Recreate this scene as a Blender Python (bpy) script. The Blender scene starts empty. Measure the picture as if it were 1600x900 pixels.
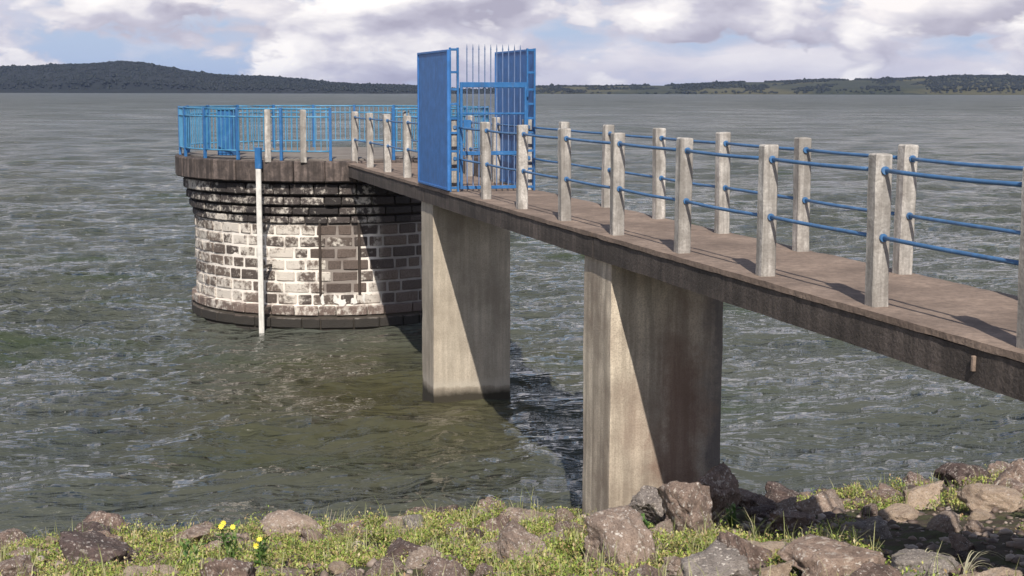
import bpy, bmesh, math, random
import numpy as np
from mathutils import Vector, Matrix, noise

R = math.radians
rnd = random.Random(7)
nprng = np.random.default_rng(11)
scene = bpy.context.scene
col = scene.collection

# ---------------------------------------------------------------- camera
EYE = 5.15
cam_data = bpy.data.cameras.new("camera")
cam_data.sensor_width = 36.0
cam_data.lens = 36.0 * 2300 / 1600
cam_data.clip_start = 0.1
cam_data.clip_end = 30000
cam = bpy.data.objects.new("camera", cam_data)
col.objects.link(cam)
cam.location = (0, 0, EYE)
cam.matrix_world = (Matrix.Translation((0, 0, EYE)) @ Matrix.Rotation(R(90 - 7.603), 4, 'X')
                    @ Matrix.Rotation(R(0.125), 4, 'Z'))
scene.camera = cam

# ---------------------------------------------------------------- sun and sky
SUN_AZ, SUN_EL = -1.5, 42.0          # light travels towards +Y, turned 1.5 deg to the left
ce = math.cos(R(SUN_EL))
L = Vector((math.sin(R(SUN_AZ)) * ce, math.cos(R(SUN_AZ)) * ce, -math.sin(R(SUN_EL))))
sun_data = bpy.data.lights.new("sun", 'SUN')
sun_data.energy = 4.8
sun_data.angle = R(0.5)
sun_data.color = (1.0, 0.93, 0.83)
sun = bpy.data.objects.new("sun", sun_data)
col.objects.link(sun)
sun.rotation_euler = L.to_track_quat('-Z', 'Y').to_euler()
sun.location = (0, -20, 40)

world = bpy.data.worlds.new("World")
scene.world = world
world.use_nodes = True
wt = world.node_tree
wt.nodes.clear()


def N(t, typ, **kw):
    n = t.nodes.new(typ)
    for k, v in kw.items():
        if hasattr(n, k):
            setattr(n, k, v)
    return n


def sock(t, dst, v):
    if isinstance(v, bpy.types.NodeSocket):
        t.links.new(v, dst)
    else:
        dst.default_value = v


def mth(t, op, a, b=None, c=None, clamp=False):
    n = N(t, 'ShaderNodeMath', operation=op, use_clamp=clamp)
    sock(t, n.inputs[0], a)
    if b is not None:
        sock(t, n.inputs[1], b)
    if c is not None:
        sock(t, n.inputs[2], c)
    return n.outputs[0]


def vmth(t, op, a, b):
    n = N(t, 'ShaderNodeVectorMath', operation=op)
    sock(t, n.inputs[0], a)
    sock(t, n.inputs[1], b)
    return n.outputs[0]


def nz(t, vec, scale, detail=4, rough=.5, dist=0.0, out=0):
    n = N(t, 'ShaderNodeTexNoise')
    if vec is not None:
        t.links.new(vec, n.inputs['Vector'])
    n.inputs['Scale'].default_value = scale
    n.inputs['Detail'].default_value = detail
    n.inputs['Roughness'].default_value = rough
    n.inputs['Distortion'].default_value = dist
    return n.outputs[out]


def ramp(t, fac, stops):
    n = N(t, 'ShaderNodeValToRGB')
    t.links.new(fac, n.inputs[0])
    cr = n.color_ramp
    while len(cr.elements) < len(stops):
        cr.elements.new(.5)
    for e, (p, c) in zip(cr.elements, stops):
        e.position = p
        e.color = (c, c, c, 1) if isinstance(c, (int, float)) else (*c, 1)
    return n.outputs[0]


def mixc(t, fac, a, b, mode='MIX'):
    n = N(t, 'ShaderNodeMix', data_type='RGBA', blend_type=mode)
    sock(t, n.inputs[0], fac)
    for i, v in ((6, a), (7, b)):
        if not isinstance(v, bpy.types.NodeSocket):
            v = (*v, 1)
        sock(t, n.inputs[i], v)
    return n.outputs[2]


sky = N(wt, 'ShaderNodeTexSky', sky_type='NISHITA')
sky.sun_disc = False
sky.sun_elevation = R(SUN_EL)
sky.sun_rotation = R(180 + SUN_AZ)
sky.altitude = 600
tc = N(wt, 'ShaderNodeTexCoord').outputs['Generated']
dirv = N(wt, 'ShaderNodeVectorMath', operation='NORMALIZE')
wt.links.new(tc, dirv.inputs[0])
dv = dirv.outputs[0]
# cumulus in rows seen from the side: a soft far layer and two nearer ones with crisp sunlit heads and flat lavender bases
sepz = N(wt, 'ShaderNodeSeparateXYZ')
wt.links.new(dv, sepz.inputs[0])
elev = sepz.outputs[2]


def cloud_layer(offset, zs, scale, lo, hi, gain, wamp, thin):
    v = vmth(wt, 'ADD', vmth(wt, 'MULTIPLY', dv, (1, 1, zs)), offset)
    w = nz(wt, v, scale * 2.6, 3, .5, out=1)
    v = vmth(wt, 'ADD', v, vmth(wt, 'MULTIPLY', vmth(wt, 'SUBTRACT', w, (.5, .5, .5)), (wamp, wamp, wamp * .8)))
    a = nz(wt, v, scale, 9, .52)
    up = nz(wt, vmth(wt, 'ADD', v, (-.15 / scale, 0, .30 / scale)), scale, 5, .5)
    lit = mth(wt, 'MULTIPLY_ADD', mth(wt, 'SUBTRACT', a, up), gain, .5, clamp=True)
    m = mth(wt, 'SUBTRACT', a, mth(wt, 'MULTIPLY', elev, thin))
    return ramp(wt, m, [(lo, 0), (hi, 1)]), lit


m1, l1 = cloud_layer((4.1, 2.2, .9), 3.0, 7.0, .40, .54, 2.0, .03, .22)
m2, l2 = cloud_layer((1.7, 6.3, 3.1), 2.1, 9.0, .465, .51, 3.0, .030, .26)
m3, l3 = cloud_layer((7.9, .4, 5.6), 2.6, 6.0, .53, .57, 2.6, .035, .26)
c1 = ramp(wt, l1, [(.15, (.52, .51, .61)), (.5, (.63, .61, .69)), (.9, (.80, .77, .80))])
c2 = ramp(wt, l2, [(.12, (.42, .40, .49)), (.42, (.58, .56, .64)), (.62, (.80, .77, .79)), (.85, (1.0, .96, .93))])
c3 = ramp(wt, l3, [(.2, (.38, .36, .44)), (.45, (.50, .48, .56)), (.7, (.72, .69, .73)), (.9, (.95, .90, .88))])
ccol = mixc(wt, m3, mixc(wt, m2, c1, c2), c3)
cov = mth(wt, 'SUBTRACT', 1.0, mth(wt, 'MULTIPLY', mth(wt, 'MULTIPLY', mth(wt, 'SUBTRACT', 1.0, m1), mth(wt, 'SUBTRACT', 1.0, m2)), mth(wt, 'SUBTRACT', 1.0, m3)))
# pale hazy blue low in the gaps, clear sky higher up
gapc = mixc(wt, ramp(wt, elev, [(.0, 1), (.35, 0)]), sky.outputs[0], (5.6, 6.9, 9.4))
bg_s = N(wt, 'ShaderNodeBackground')
wt.links.new(gapc, bg_s.inputs[0])
bg_s.inputs[1].default_value = .085
bg_c = N(wt, 'ShaderNodeBackground')
wt.links.new(ccol, bg_c.inputs[0])
bg_c.inputs[1].default_value = 1.12
mx = N(wt, 'ShaderNodeMixShader')
wt.links.new(cov, mx.inputs[0])
wt.links.new(bg_s.outputs[0], mx.inputs[1])
wt.links.new(bg_c.outputs[0], mx.inputs[2])
wo = N(wt, 'ShaderNodeOutputWorld')
wt.links.new(mx.outputs[0], wo.inputs[0])

vs = scene.view_settings
vs.view_transform = 'Standard'
vs.look = 'None'
vs.exposure = 0.0
vs.gamma = 1.0
vs.use_curve_mapping = False
scene.cycles.max_bounces = 6
scene.cycles.volume_bounces = 0
scene.cycles.use_denoising = True
scene.cycles.sample_clamp_direct = 4.0


# ---------------------------------------------------------------- materials
def mat(name):
    m = bpy.data.materials.new(name)
    m.use_nodes = True
    t = m.node_tree
    return m, t, t.nodes['Principled BSDF']


def pos(t):
    return N(t, 'ShaderNodeNewGeometry').outputs['Position']


def bump(t, b, h, strength, dist):
    n = N(t, 'ShaderNodeBump')
    n.inputs['Strength'].default_value = strength
    n.inputs['Distance'].default_value = dist
    t.links.new(h, n.inputs['Height'])
    t.links.new(n.outputs[0], b.inputs['Normal'])
    return n


def concrete(name, c_light, c_dark, streak=0.5, stain=None, fine=60, patch=2.0, waterline=False, bstr=.6):
    m, t, b = mat(name)
    p = pos(t)
    big = nz(t, p, patch, 6, .62)
    sp = vmth(t, 'MULTIPLY', p, (1, 1, .07))
    st = nz(t, sp, 9, 5, .6)
    f = nz(t, p, fine, 4, .65)
    c = mixc(t, ramp(t, big, [(.34, 0), (.66, 1)]), c_dark, c_light)
    c = mixc(t, mth(t, 'MULTIPLY', ramp(t, st, [(.42, 1), (.6, 0)]), streak), c, tuple(x * .5 for x in c_dark))
    c = mixc(t, mth(t, 'MULTIPLY', ramp(t, f, [(.38, 1), (.55, 0)]), .38), c, tuple(x * .55 for x in c_dark))
    if stain:
        s = nz(t, vmth(t, 'MULTIPLY', p, (1, 1, .45)), 1.3, 4, .5)
        c = mixc(t, ramp(t, s, [(.58, 0), (.70, .35)]), c, stain)
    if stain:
        # rusty seep mark and grey strip, both painted to deepen the near pier's shade
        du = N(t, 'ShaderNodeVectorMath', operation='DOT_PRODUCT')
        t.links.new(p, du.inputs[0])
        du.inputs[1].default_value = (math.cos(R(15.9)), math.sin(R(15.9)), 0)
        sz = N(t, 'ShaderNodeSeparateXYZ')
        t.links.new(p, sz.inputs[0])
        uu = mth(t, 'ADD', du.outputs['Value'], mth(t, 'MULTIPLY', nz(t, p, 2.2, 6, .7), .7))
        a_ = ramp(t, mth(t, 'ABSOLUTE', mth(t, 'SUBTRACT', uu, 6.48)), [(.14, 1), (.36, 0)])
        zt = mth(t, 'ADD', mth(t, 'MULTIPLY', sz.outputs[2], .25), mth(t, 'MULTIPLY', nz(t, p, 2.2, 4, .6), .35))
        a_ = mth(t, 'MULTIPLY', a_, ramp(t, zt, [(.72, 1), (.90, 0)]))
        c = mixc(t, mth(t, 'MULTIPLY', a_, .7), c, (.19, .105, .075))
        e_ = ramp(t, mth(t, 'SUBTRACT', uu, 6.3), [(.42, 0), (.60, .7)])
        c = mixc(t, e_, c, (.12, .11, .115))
    if waterline:
        sz = N(t, 'ShaderNodeSeparateXYZ')
        t.links.new(p, sz.inputs[0])
        zz = mth(t, 'ADD', sz.outputs[2], mth(t, 'MULTIPLY', nz(t, p, 5, 4, .6), .14))
        c = mixc(t, ramp(t, zz, [(.20, 1), (.36, 0)]), c, (.045, .038, .026))
        c = mixc(t, ramp(t, zz, [(.33, 0), (.36, .5), (.40, .5), (.5, 0)]), c, (.55, .5, .42))
    t.links.new(c, b.inputs['Base Color'])
    b.inputs['Roughness'].default_value = .9
    bump(t, b, mth(t, 'ADD', f, mth(t, 'MULTIPLY', big, .8)), bstr, .012)
    return m


PA0 = R(15.9)
TC = Vector((math.cos(PA0) * 5.6 - math.sin(PA0) * 35.0, math.sin(PA0) * 5.6 + math.cos(PA0) * 35.0, 0))
cam_phi = math.atan2(-TC.y, -TC.x)
M = {}
M['pier'] = concrete('pier_concrete', (.66, .58, .47), (.42, .36, .285), .35, waterline=True, patch=1.6)
M['pier_near'] = concrete('pier_concrete_stained_shaded', (.80, .70, .56), (.38, .31, .245), .5, stain=(.30, .20, .155), patch=1.5)
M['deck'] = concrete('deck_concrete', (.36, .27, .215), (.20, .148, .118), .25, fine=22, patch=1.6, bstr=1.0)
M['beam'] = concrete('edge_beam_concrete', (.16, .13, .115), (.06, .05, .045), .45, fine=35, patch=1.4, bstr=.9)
M['post'] = concrete('post_concrete', (.74, .70, .65), (.36, .33, .30), .7, fine=45, patch=7)
M['coping'] = concrete('coping_stone', (.23, .18, .16), (.07, .056, .052), .75, fine=24, patch=5)
M['platform'] = concrete('platform_concrete', (.30, .27, .24), (.2, .17, .15), .2)


def stone_material(name, base, dark, lime_amt):
    m, t, b = mat(name)
    p = pos(t)
    oi = N(t, 'ShaderNodeObjectInfo').outputs['Random']
    c = mixc(t, oi, dark, base)
    f = nz(t, p, 38, 5, .65)
    c = mixc(t, mth(t, 'MULTIPLY', ramp(t, f, [(.38, 1), (.55, 0)]), .5), c, tuple(x * .45 for x in dark))
    if lime_amt > 0:
        a = nz(t, p, 1.1, 3, .5)
        d = nz(t, p, 9, 5, .7)
        s = mth(t, 'ADD', mth(t, 'MULTIPLY', a, .55), mth(t, 'MULTIPLY', d, .6))
        s = mth(t, 'ADD', s, mth(t, 'MULTIPLY', oi, .10))
        lim = ramp(t, s, [(.66 - lime_amt, 0), (.76 - lime_amt, 1)])
        # lime fades out towards the right, none behind the footbridge
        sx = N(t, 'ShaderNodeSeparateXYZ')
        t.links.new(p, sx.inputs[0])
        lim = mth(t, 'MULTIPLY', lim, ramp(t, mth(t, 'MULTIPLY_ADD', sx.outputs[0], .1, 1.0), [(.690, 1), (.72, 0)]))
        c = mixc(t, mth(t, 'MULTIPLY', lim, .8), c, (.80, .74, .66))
    sz = N(t, 'ShaderNodeSeparateXYZ')
    t.links.new(p, sz.inputs[0])
    zz = mth(t, 'ADD', sz.outputs[2], mth(t, 'MULTIPLY', nz(t, p, 5, 4, .6), .12))
    c = mixc(t, ramp(t, zz, [(.26, 1), (.34, 0)]), c, (.04, .035, .03))
    t.links.new(c, b.inputs['Base Color'])
    b.inputs['Roughness'].default_value = .85
    bump(t, b, f, .8, .03)
    return m


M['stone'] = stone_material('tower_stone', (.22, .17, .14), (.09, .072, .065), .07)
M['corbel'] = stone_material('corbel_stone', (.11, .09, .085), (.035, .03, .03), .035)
M['guide'] = concrete('guide_iron', (.10, .07, .055), (.05, .04, .035), .4)
M['footing'] = stone_material('footing_stone', (.27, .20, .17), (.15, .115, .10), .03)
M['slotstone'] = stone_material('slot_stone', (.17, .13, .11), (.09, .068, .06), .0)


def mortar_material():
    m, t, b = mat('lime_mortar')
    p = pos(t)
    s = nz(t, p, 2.2, 5, .6)
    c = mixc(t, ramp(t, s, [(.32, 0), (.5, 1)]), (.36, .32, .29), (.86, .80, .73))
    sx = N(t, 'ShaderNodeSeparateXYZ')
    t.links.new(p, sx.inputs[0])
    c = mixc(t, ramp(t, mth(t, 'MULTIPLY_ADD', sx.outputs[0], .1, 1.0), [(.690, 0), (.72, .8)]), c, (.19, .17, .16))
    z = sx.outputs[2]
    # rust brown stain of the slot between the guides
    ln = mth(t, 'ADD', mth(t, 'MULTIPLY', sx.outputs[0], math.sin(cam_phi)), mth(t, 'MULTIPLY', sx.outputs[1], -math.cos(cam_phi)))
    ln = mth(t, 'ADD', ln, mth(t, 'MULTIPLY', nz(t, p, 6, 3, .6), .06))
    off = TC.x * math.sin(cam_phi) - TC.y * math.cos(cam_phi)
    dd = mth(t, 'ABSOLUTE', mth(t, 'SUBTRACT', ln, off - .02))
    band = mth(t, 'MULTIPLY', ramp(t, dd, [(.36, 1), (.44, 0)]), ramp(t, mth(t, 'MULTIPLY', z, .2), [(.14, 0), (.165, 1)]))
    c = mixc(t, mth(t, 'MULTIPLY', band, .8), c, (.13, .10, .088))
    c = mixc(t, ramp(t, mth(t, 'MULTIPLY', z, .2), [(.44, 0), (.47, 1)]), c, (.05, .043, .04))
    c = mixc(t, ramp(t, mth(t, 'MULTIPLY', z, .2), [(.07, 1), (.10, 0)]), c, (.06, .05, .04))
    t.links.new(c, b.inputs['Base Color'])
    b.inputs['Roughness'].default_value = .95
    bump(t, b, nz(t, p, 40, 4, .6), .6, .01)
    return m


M['mortar'] = mortar_material()


def paint(name, c, rough=.45, wear=.35, worn=(.22, .30, .40)):
    m, t, b = mat(name)
    p = pos(t)
    w = nz(t, p, 6, 6, .65)
    f = nz(t, p, 50, 3, .6)
    k = mixc(t, ramp(t, w, [(.35, 0), (.7, 1)]), tuple(x * .8 for x in c), tuple(min(1, x * 1.15) for x in c))
    k = mixc(t, mth(t, 'MULTIPLY', ramp(t, mth(t, 'MULTIPLY', w, f), [(.30, 0), (.40, 1)]), wear), k, worn)
    st = nz(t, vmth(t, 'MULTIPLY', p, (1, 1, .08)), 14, 4, .6)
    k = mixc(t, mth(t, 'MULTIPLY', ramp(t, st, [(.55, 0), (.68, 1)]), .22), k, (.10, .06, .04))
    t.links.new(k, b.inputs['Base Color'])
    b.inputs['Roughness'].default_value = rough
    bump(t, b, f, .15, .003)
    return m


M['blue'] = paint('blue_paint', (.03, .15, .38))
M['blue_panel'] = paint('panel_blue_paint', (.04, .18, .50), .5, .15)
M['blue_light'] = paint('light_blue_paint', (.08, .28, .48))
M['blue_rail'] = paint('rail_blue_paint', (.065, .18, .38), .5, .5)
M['grey_bar'] = paint('grey_blue_bar_paint', (.13, .20, .36), .5)
M['white'] = paint('white_paint', (.80, .78, .73), .5, .3, (.45, .40, .35))


def rock_material(name, base, dark, pale, spots):
    m, t, b = mat(name)
    tco = N(t, 'ShaderNodeTexCoord').outputs['Object']
    oi = N(t, 'ShaderNodeObjectInfo').outputs['Random']
    p = vmth(t, 'ADD', tco, mixc(t, oi, (0, 0, 0), (31, 17, 23)))
    a = nz(t, p, 3.2, 6, .62)
    f = nz(t, p, 26, 5, .7)
    c = mixc(t, ramp(t, a, [(.36, 0), (.62, 1)]), dark, base)
    c = mixc(t, mth(t, 'MULTIPLY', oi, .35), c, pale)
    c = mixc(t, mth(t, 'MULTIPLY', ramp(t, f, [(.36, 1), (.52, 0)]), .55), c, tuple(x * .4 for x in dark))
    # lichen: irregular pale blotches with small round spots between
    vo = N(t, 'ShaderNodeTexVoronoi')
    vo.inputs['Scale'].default_value = 11
    vo.inputs['Randomness'].default_value = 1
    t.links.new(vmth(t, 'ADD', p, vmth(t, 'MULTIPLY', nz(t, p, 14, 3, .6, out=1), (.12, .12, .12))), vo.inputs['Vector'])
    sp = ramp(t, vo.outputs['Distance'], [(.22, 1), (.34, 0)])
    gate = ramp(t, nz(t, p, 4.5, 3, .5), [(.48, 0), (.6, 1)])
    c = mixc(t, mth(t, 'MULTIPLY', mth(t, 'MULTIPLY', sp, gate), spots), c, (.78, .72, .66))
    bl = ramp(t, nz(t, p, 7, 7, .72), [(.56, 0), (.62, 1)])
    c = mixc(t, mth(t, 'MULTIPLY', bl, spots * .8), c, (.62, .54, .47))
    t.links.new(c, b.inputs['Base Color'])
    b.inputs['Roughness'].default_value = .95
    bump(t, b, mth(t, 'ADD', f, mth(t, 'MULTIPLY', a, 1.5)), .9, .03)
    return m


M['rock_brown'] = rock_material('brown_boulder_rock', (.33, .235, .195), (.14, .095, .08), (.48, .37, .30), 1.232)
M['rock_pink'] = rock_material('pinkish_boulder_rock', (.46, .34, .275), (.22, .155, .125), (.60, .50, .41), 1.160)
M['rock_grey'] = rock_material('grey_boulder_rock', (.365, .317, .290), (.176, .149, .135), (.540, .486, .446), 1.215)
M['rock_tan'] = rock_material('tan_boulder_rock', (.575, .437, .322), (.345, .241, .178), (.690, .575, .460), .575)
M['rock_dark'] = rock_material('dark_boulder_rock', (.15, .105, .097), (.065, .047, .044), (.250, .175, .150), .625)


def soil_material():
    m, t, b = mat('bank_soil')
    p = pos(t)
    a = nz(t, p, 1.8, 6, .65)
    f = nz(t, p, 22, 5, .7)
    c = mixc(t, ramp(t, a, [(.38, 0), (.6, 1)]), (.075, .055, .04), (.15, .115, .08))
    c = mixc(t, ramp(t, nz(t, p, 3.3, 6, .65), [(.47, 0), (.55, .8)]), c, (.10, .12, .035))
    c = mixc(t, mth(t, 'MULTIPLY', f, .6), c, (.04, .03, .02))
    t.links.new(c, b.inputs['Base Color'])
    b.inputs['Roughness'].default_value = 1
    bump(t, b, f, 1, .05)
    return m


M['soil'] = soil_material()


def leaf_material(name, stops, trans=.25):
    m, t, b = mat(name)
    g = N(t, 'ShaderNodeNewGeometry').outputs['Random Per Island']
    big = nz(t, pos(t), 1.4, 4, .6)
    k = mth(t, 'ADD', mth(t, 'MULTIPLY', g, .6), mth(t, 'MULTIPLY', big, .55))
    n = len(stops)
    c = ramp(t, k, [(.15 + .75 * i / (n - 1), s) for i, s in enumerate(stops)])
    t.links.new(c, b.inputs['Base Color'])
    b.inputs['Roughness'].default_value = .6
    return m


M['leaf'] = leaf_material('ground_cover_leaf', [(.05, .085, .018), (.12, .19, .03), (.21, .30, .045), (.33, .40, .075), (.44, .43, .14), (.34, .22, .11), (.55, .48, .28)])
M['grass'] = leaf_material('dry_grass_blade', [(.30, .28, .16), (.42, .40, .28), (.5, .48, .38)])
M['grassgreen'] = leaf_material('wild_grass_blade', [(.08, .13, .03), (.18, .22, .06), (.32, .32, .14), (.45, .42, .26)])
M['gravel'] = leaf_material('bank_gravel', [(.07, .05, .045), (.15, .11, .09), (.26, .20, .165), (.45, .38, .33)])
M['weed'] = leaf_material('weed_leaf', [(.05, .12, .03), (.10, .20, .05), (.2, .28, .08)])
M['petal'] = leaf_material('yellow_petal', [(.75, .6, .03), (.8, .68, .06), (.85, .7, .1)])
M['twig'] = leaf_material('dry_stem', [(.22, .17, .12), (.34, .28, .22), (.45, .40, .34)])
M['forest'] = leaf_material('far_forest', [(.006, .010, .009), (.009, .014, .011), (.014, .020, .014)])


def hill_material(name, greens, meadow):
    m, t, b = mat(name)
    p = pos(t)
    a = nz(t, p, .02, 6, .65)
    c = mixc(t, ramp(t, a, [(.4, 0), (.6, 1)]), greens[0], greens[1])
    if meadow:
        k = nz(t, vmth(t, 'MULTIPLY', p, (1, 1, 5)), .0045, 4, .55)
        c = mixc(t, ramp(t, k, [(.47, 0), (.56, .9)]), c, meadow)
    t.links.new(c, b.inputs['Base Color'])
    b.inputs['Roughness'].default_value = 1
    return m


M['hill_dark'] = hill_material('wooded_hill', ((.010, .014, .014), (.016, .021, .018)), None)
M['hill_green'] = hill_material('green_hill', ((.026, .034, .018), (.045, .052, .024)), (.095, .088, .038))


def water_material():
    m, t, b = mat('lake_water')
    p = pos(t)
    gust = nz(t, vmth(t, 'MULTIPLY', p, (.5, .9, 1)), .12, 6, .65)
    # silty sheltered water in the lee of the tower and the near pier
    dl = N(t, 'ShaderNodeVectorMath', operation='LENGTH')
    wob = vmth(t, 'MULTIPLY', vmth(t, 'SUBTRACT', nz(t, p, .25, 3, .6, out=1), (.5, .5, .5)), (8, 8, 0))
    t.links.new(vmth(t, 'MULTIPLY', vmth(t, 'ADD', vmth(t, 'SUBTRACT', p, (-2.0, 24.5, 0)), wob), (.19, .12, 0)), dl.inputs[0])
    lee = ramp(t, dl.outputs['Value'], [(.15, 1), (1.15, 0)])
    c = mixc(t, ramp(t, gust, [(.35, 0), (.65, 1)]), (.062, .070, .056), (.094, .100, .084))
    grn = ramp(t, nz(t, vmth(t, 'MULTIPLY', p, (.35, .8, 1)), .42, 4, .55, .3), [(.55, 0), (.66, 1)])
    c = mixc(t, mth(t, 'MULTIPLY', grn, .8), c, (.048, .064, .034))
    c = mixc(t, lee, c, (.070, .066, .036))
    t.links.new(c, b.inputs['Base Color'])
    b.inputs['IOR'].default_value = 1.40
    # the open lake further out is ruffled all over by the wind
    dist = N(t, 'ShaderNodeVectorMath', operation='LENGTH')
    t.links.new(p, dist.inputs[0])
    far = mth(t, 'MULTIPLY', dist.outputs['Value'], .001)
    rgh = ramp(t, far, [(.03, .035), (.08, .09), (.2, .26), (.6, .40)])
    strk = nz(t, vmth(t, 'MULTIPLY', p, (.05, .16, 1)), .5, 5, .65)
    t.links.new(mth(t, 'MULTIPLY', rgh, ramp(t, strk, [(.35, .6), (.65, 1.25)])), b.inputs['Roughness'])
    rp = N(t, 'ShaderNodeVectorRotate', rotation_type='Z_AXIS')
    t.links.new(p, rp.inputs['Vector'])
    rp.inputs['Angle'].default_value = R(-16)
    q = vmth(t, 'MULTIPLY', rp.outputs[0], (.42, 1.3, 1))
    s1 = nz(t, q, 4.6, 3, .6, .1)
    s2 = nz(t, q, 1.6, 3, .6, .1)
    s3 = nz(t, q, .5, 3, .55, .1)
    g = ramp(t, nz(t, vmth(t, 'MULTIPLY', p, (1, .7, 1)), .16, 3, .5), [(.38, .7), (.62, 1.0)])
    g = mth(t, 'MULTIPLY', g, mth(t, 'SUBTRACT', 1.6, lee))
    h = mth(t, 'ADD', mth(t, 'MULTIPLY', s1, .12), mth(t, 'ADD', mth(t, 'MULTIPLY', s2, .34), mth(t, 'MULTIPLY', s3, .6)))
    n = bump(t, b, mth(t, 'MULTIPLY', h, g), 1.0, 1.0)
    return m


M['water'] = water_material()


# ---------------------------------------------------------------- helpers
def tag(o, label=None, cat=None, group=None, kind=None):
    if label:
        o['label'] = label
    if cat:
        o['category'] = cat
    if group:
        o['group'] = group
    if kind:
        o['kind'] = kind
    return o


def empty(name, loc, rz=0.0):
    o = bpy.data.objects.new(name, None)
    col.objects.link(o)
    o.location = loc
    o.rotation_euler = (0, 0, rz)
    o.empty_display_size = .2
    return o


def link(name, me, m=None, parent=None, loc=(0, 0, 0), rot=(0, 0, 0), scale=(1, 1, 1)):
    if m is not None and not me.materials:
        me.materials.append(m)
    o = bpy.data.objects.new(name, me)
    col.objects.link(o)
    o.location = loc
    o.rotation_euler = rot
    o.scale = scale
    if parent:
        o.parent = parent
    return o


def from_arrays(name, co, faces, m=None, smooth=False):
    """co (n,3), faces (k,3|4) numpy -> mesh"""
    co = np.asarray(co, dtype=np.float32)
    faces = np.asarray(faces, dtype=np.int32)
    k = faces.shape[1]
    me = bpy.data.meshes.new(name)
    me.vertices.add(len(co))
    me.vertices.foreach_set('co', co.ravel())
    me.loops.add(faces.size)
    me.loops.foreach_set('vertex_index', faces.ravel())
    me.polygons.add(len(faces))
    me.polygons.foreach_set('loop_start', np.arange(0, faces.size, k, dtype=np.int32))
    me.polygons.foreach_set('loop_total', np.full(len(faces), k, dtype=np.int32))
    me.update(calc_edges=True)
    me.validate()
    if smooth:
        me.polygons.foreach_set('use_smooth', np.ones(len(me.polygons), dtype=bool))
    if m:
        me.materials.append(m)
    return me


def done(bm, name, m=None, smooth=False):
    bmesh.ops.recalc_face_normals(bm, faces=bm.faces)
    me = bpy.data.meshes.new(name)
    bm.to_mesh(me)
    bm.free()
    if smooth:
        for p in me.polygons:
            p.use_smooth = True
    if m:
        me.materials.append(m)
    return me


def add_box(bm, x0, x1, y0, y1, z0, z1, bev=0.0):
    r = bmesh.ops.create_cube(bm, size=1)
    for v in r['verts']:
        v.co = Vector(((x0 + x1) / 2 + v.co.x * (x1 - x0), (y0 + y1) / 2 + v.co.y * (y1 - y0), (z0 + z1) / 2 + v.co.z * (z1 - z0)))
    if bev > 0:
        es = list({e for v in r['verts'] for e in v.link_edges})
        bmesh.ops.bevel(bm, geom=es, offset=bev, segments=1, affect='EDGES', profile=.5)


def box_mesh(name, x0, x1, y0, y1, z0, z1, bev=0.0, m=None):
    bm = bmesh.new()
    add_box(bm, x0, x1, y0, y1, z0, z1, bev)
    return done(bm, name, m)


def add_tube(bm, pts, r, seg=8, r2=None):
    """tube along points"""
    pts = [Vector(p) for p in pts]
    rings = []
    for i, p in enumerate(pts):
        d = (pts[min(i + 1, len(pts) - 1)] - pts[max(i - 1, 0)]).normalized()
        a = d.orthogonal().normalized() if abs(d.z) < .99 else Vector((1, 0, 0))
        bvec = d.cross(a)
        rr = r if r2 is None else r + (r2 - r) * i / max(1, len(pts) - 1)
        rings.append([bm.verts.new(p + a * math.cos(2 * math.pi * k / seg) * rr + bvec * math.sin(2 * math.pi * k / seg) * rr) for k in range(seg)])
    for i in range(len(rings) - 1):
        for k in range(seg):
            bm.faces.new((rings[i][k], rings[i][(k + 1) % seg], rings[i + 1][(k + 1) % seg], rings[i + 1][k]))
    bm.faces.new(rings[0][::-1])
    bm.faces.new(rings[-1])


def rough_box(name, x0, x1, y0, y1, z0, z1, cell=.15, amp=.01, m=None, freq=2.5, chip=0.0, off=(0, 0, 0)):
    """box whose faces carry a grid, pushed about by noise; chip eats into the edges"""
    bm = bmesh.new()
    n = [max(1, int(round((b - a) / cell))) for a, b in ((x0, x1), (y0, y1), (z0, z1))]
    lo, hi = (x0, y0, z0), (x1, y1, z1)
    cache = {}

    def vert(i, j, k):
        key = (i, j, k)
        if key not in cache:
            p = Vector([lo[a] + (hi[a] - lo[a]) * c / n[a] for a, c in enumerate(key)])
            q = p + Vector(off)
            d = noise.noise_vector(q * freq) * amp + noise.noise_vector(q * freq * 3.1) * amp * .5
            on = [(-1 if c == 0 else (1 if c == n[a] else 0)) for a, c in enumerate(key)]
            if chip and sum(1 for s in on if s) >= 2:
                e = max(0.0, noise.noise(q * 3.7)) + .25 * abs(noise.noise(q * 11))
                for a in range(3):
                    d[a] -= on[a] * chip * (.25 + e)
            cache[key] = bm.verts.new(p + d)
        return cache[key]
    for i in range(n[0]):
        for j in range(n[1]):
            for k in (0, n[2]):
                bm.faces.new((vert(i, j, k), vert(i + 1, j, k), vert(i + 1, j + 1, k), vert(i, j + 1, k)))
    for i in range(n[0]):
        for k in range(n[2]):
            for j in (0, n[1]):
                bm.faces.new((vert(i, j, k), vert(i + 1, j, k), vert(i + 1, j, k + 1), vert(i, j, k + 1)))
    for j in range(n[1]):
        for k in range(n[2]):
            for i in (0, n[0]):
                bm.faces.new((vert(i, j, k), vert(i, j + 1, k), vert(i, j + 1, k + 1), vert(i, j, k + 1)))
    return done(bm, name, m)


# the footbridge's own frame: u across (to the right), t along (towards the lake)
PA = R(15.9)
Q = Vector((math.cos(PA), math.sin(PA), 0))
D = Vector((-math.sin(PA), math.cos(PA), 0))


def W(u, t, z=0.0):
    return Q * u + D * t + Vector((0, 0, z))


DECK = 3.62
U0, U1 = 5.25, 6.73      # deck edges
UP0, UP1 = 5.42, 6.60    # post rows


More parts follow.
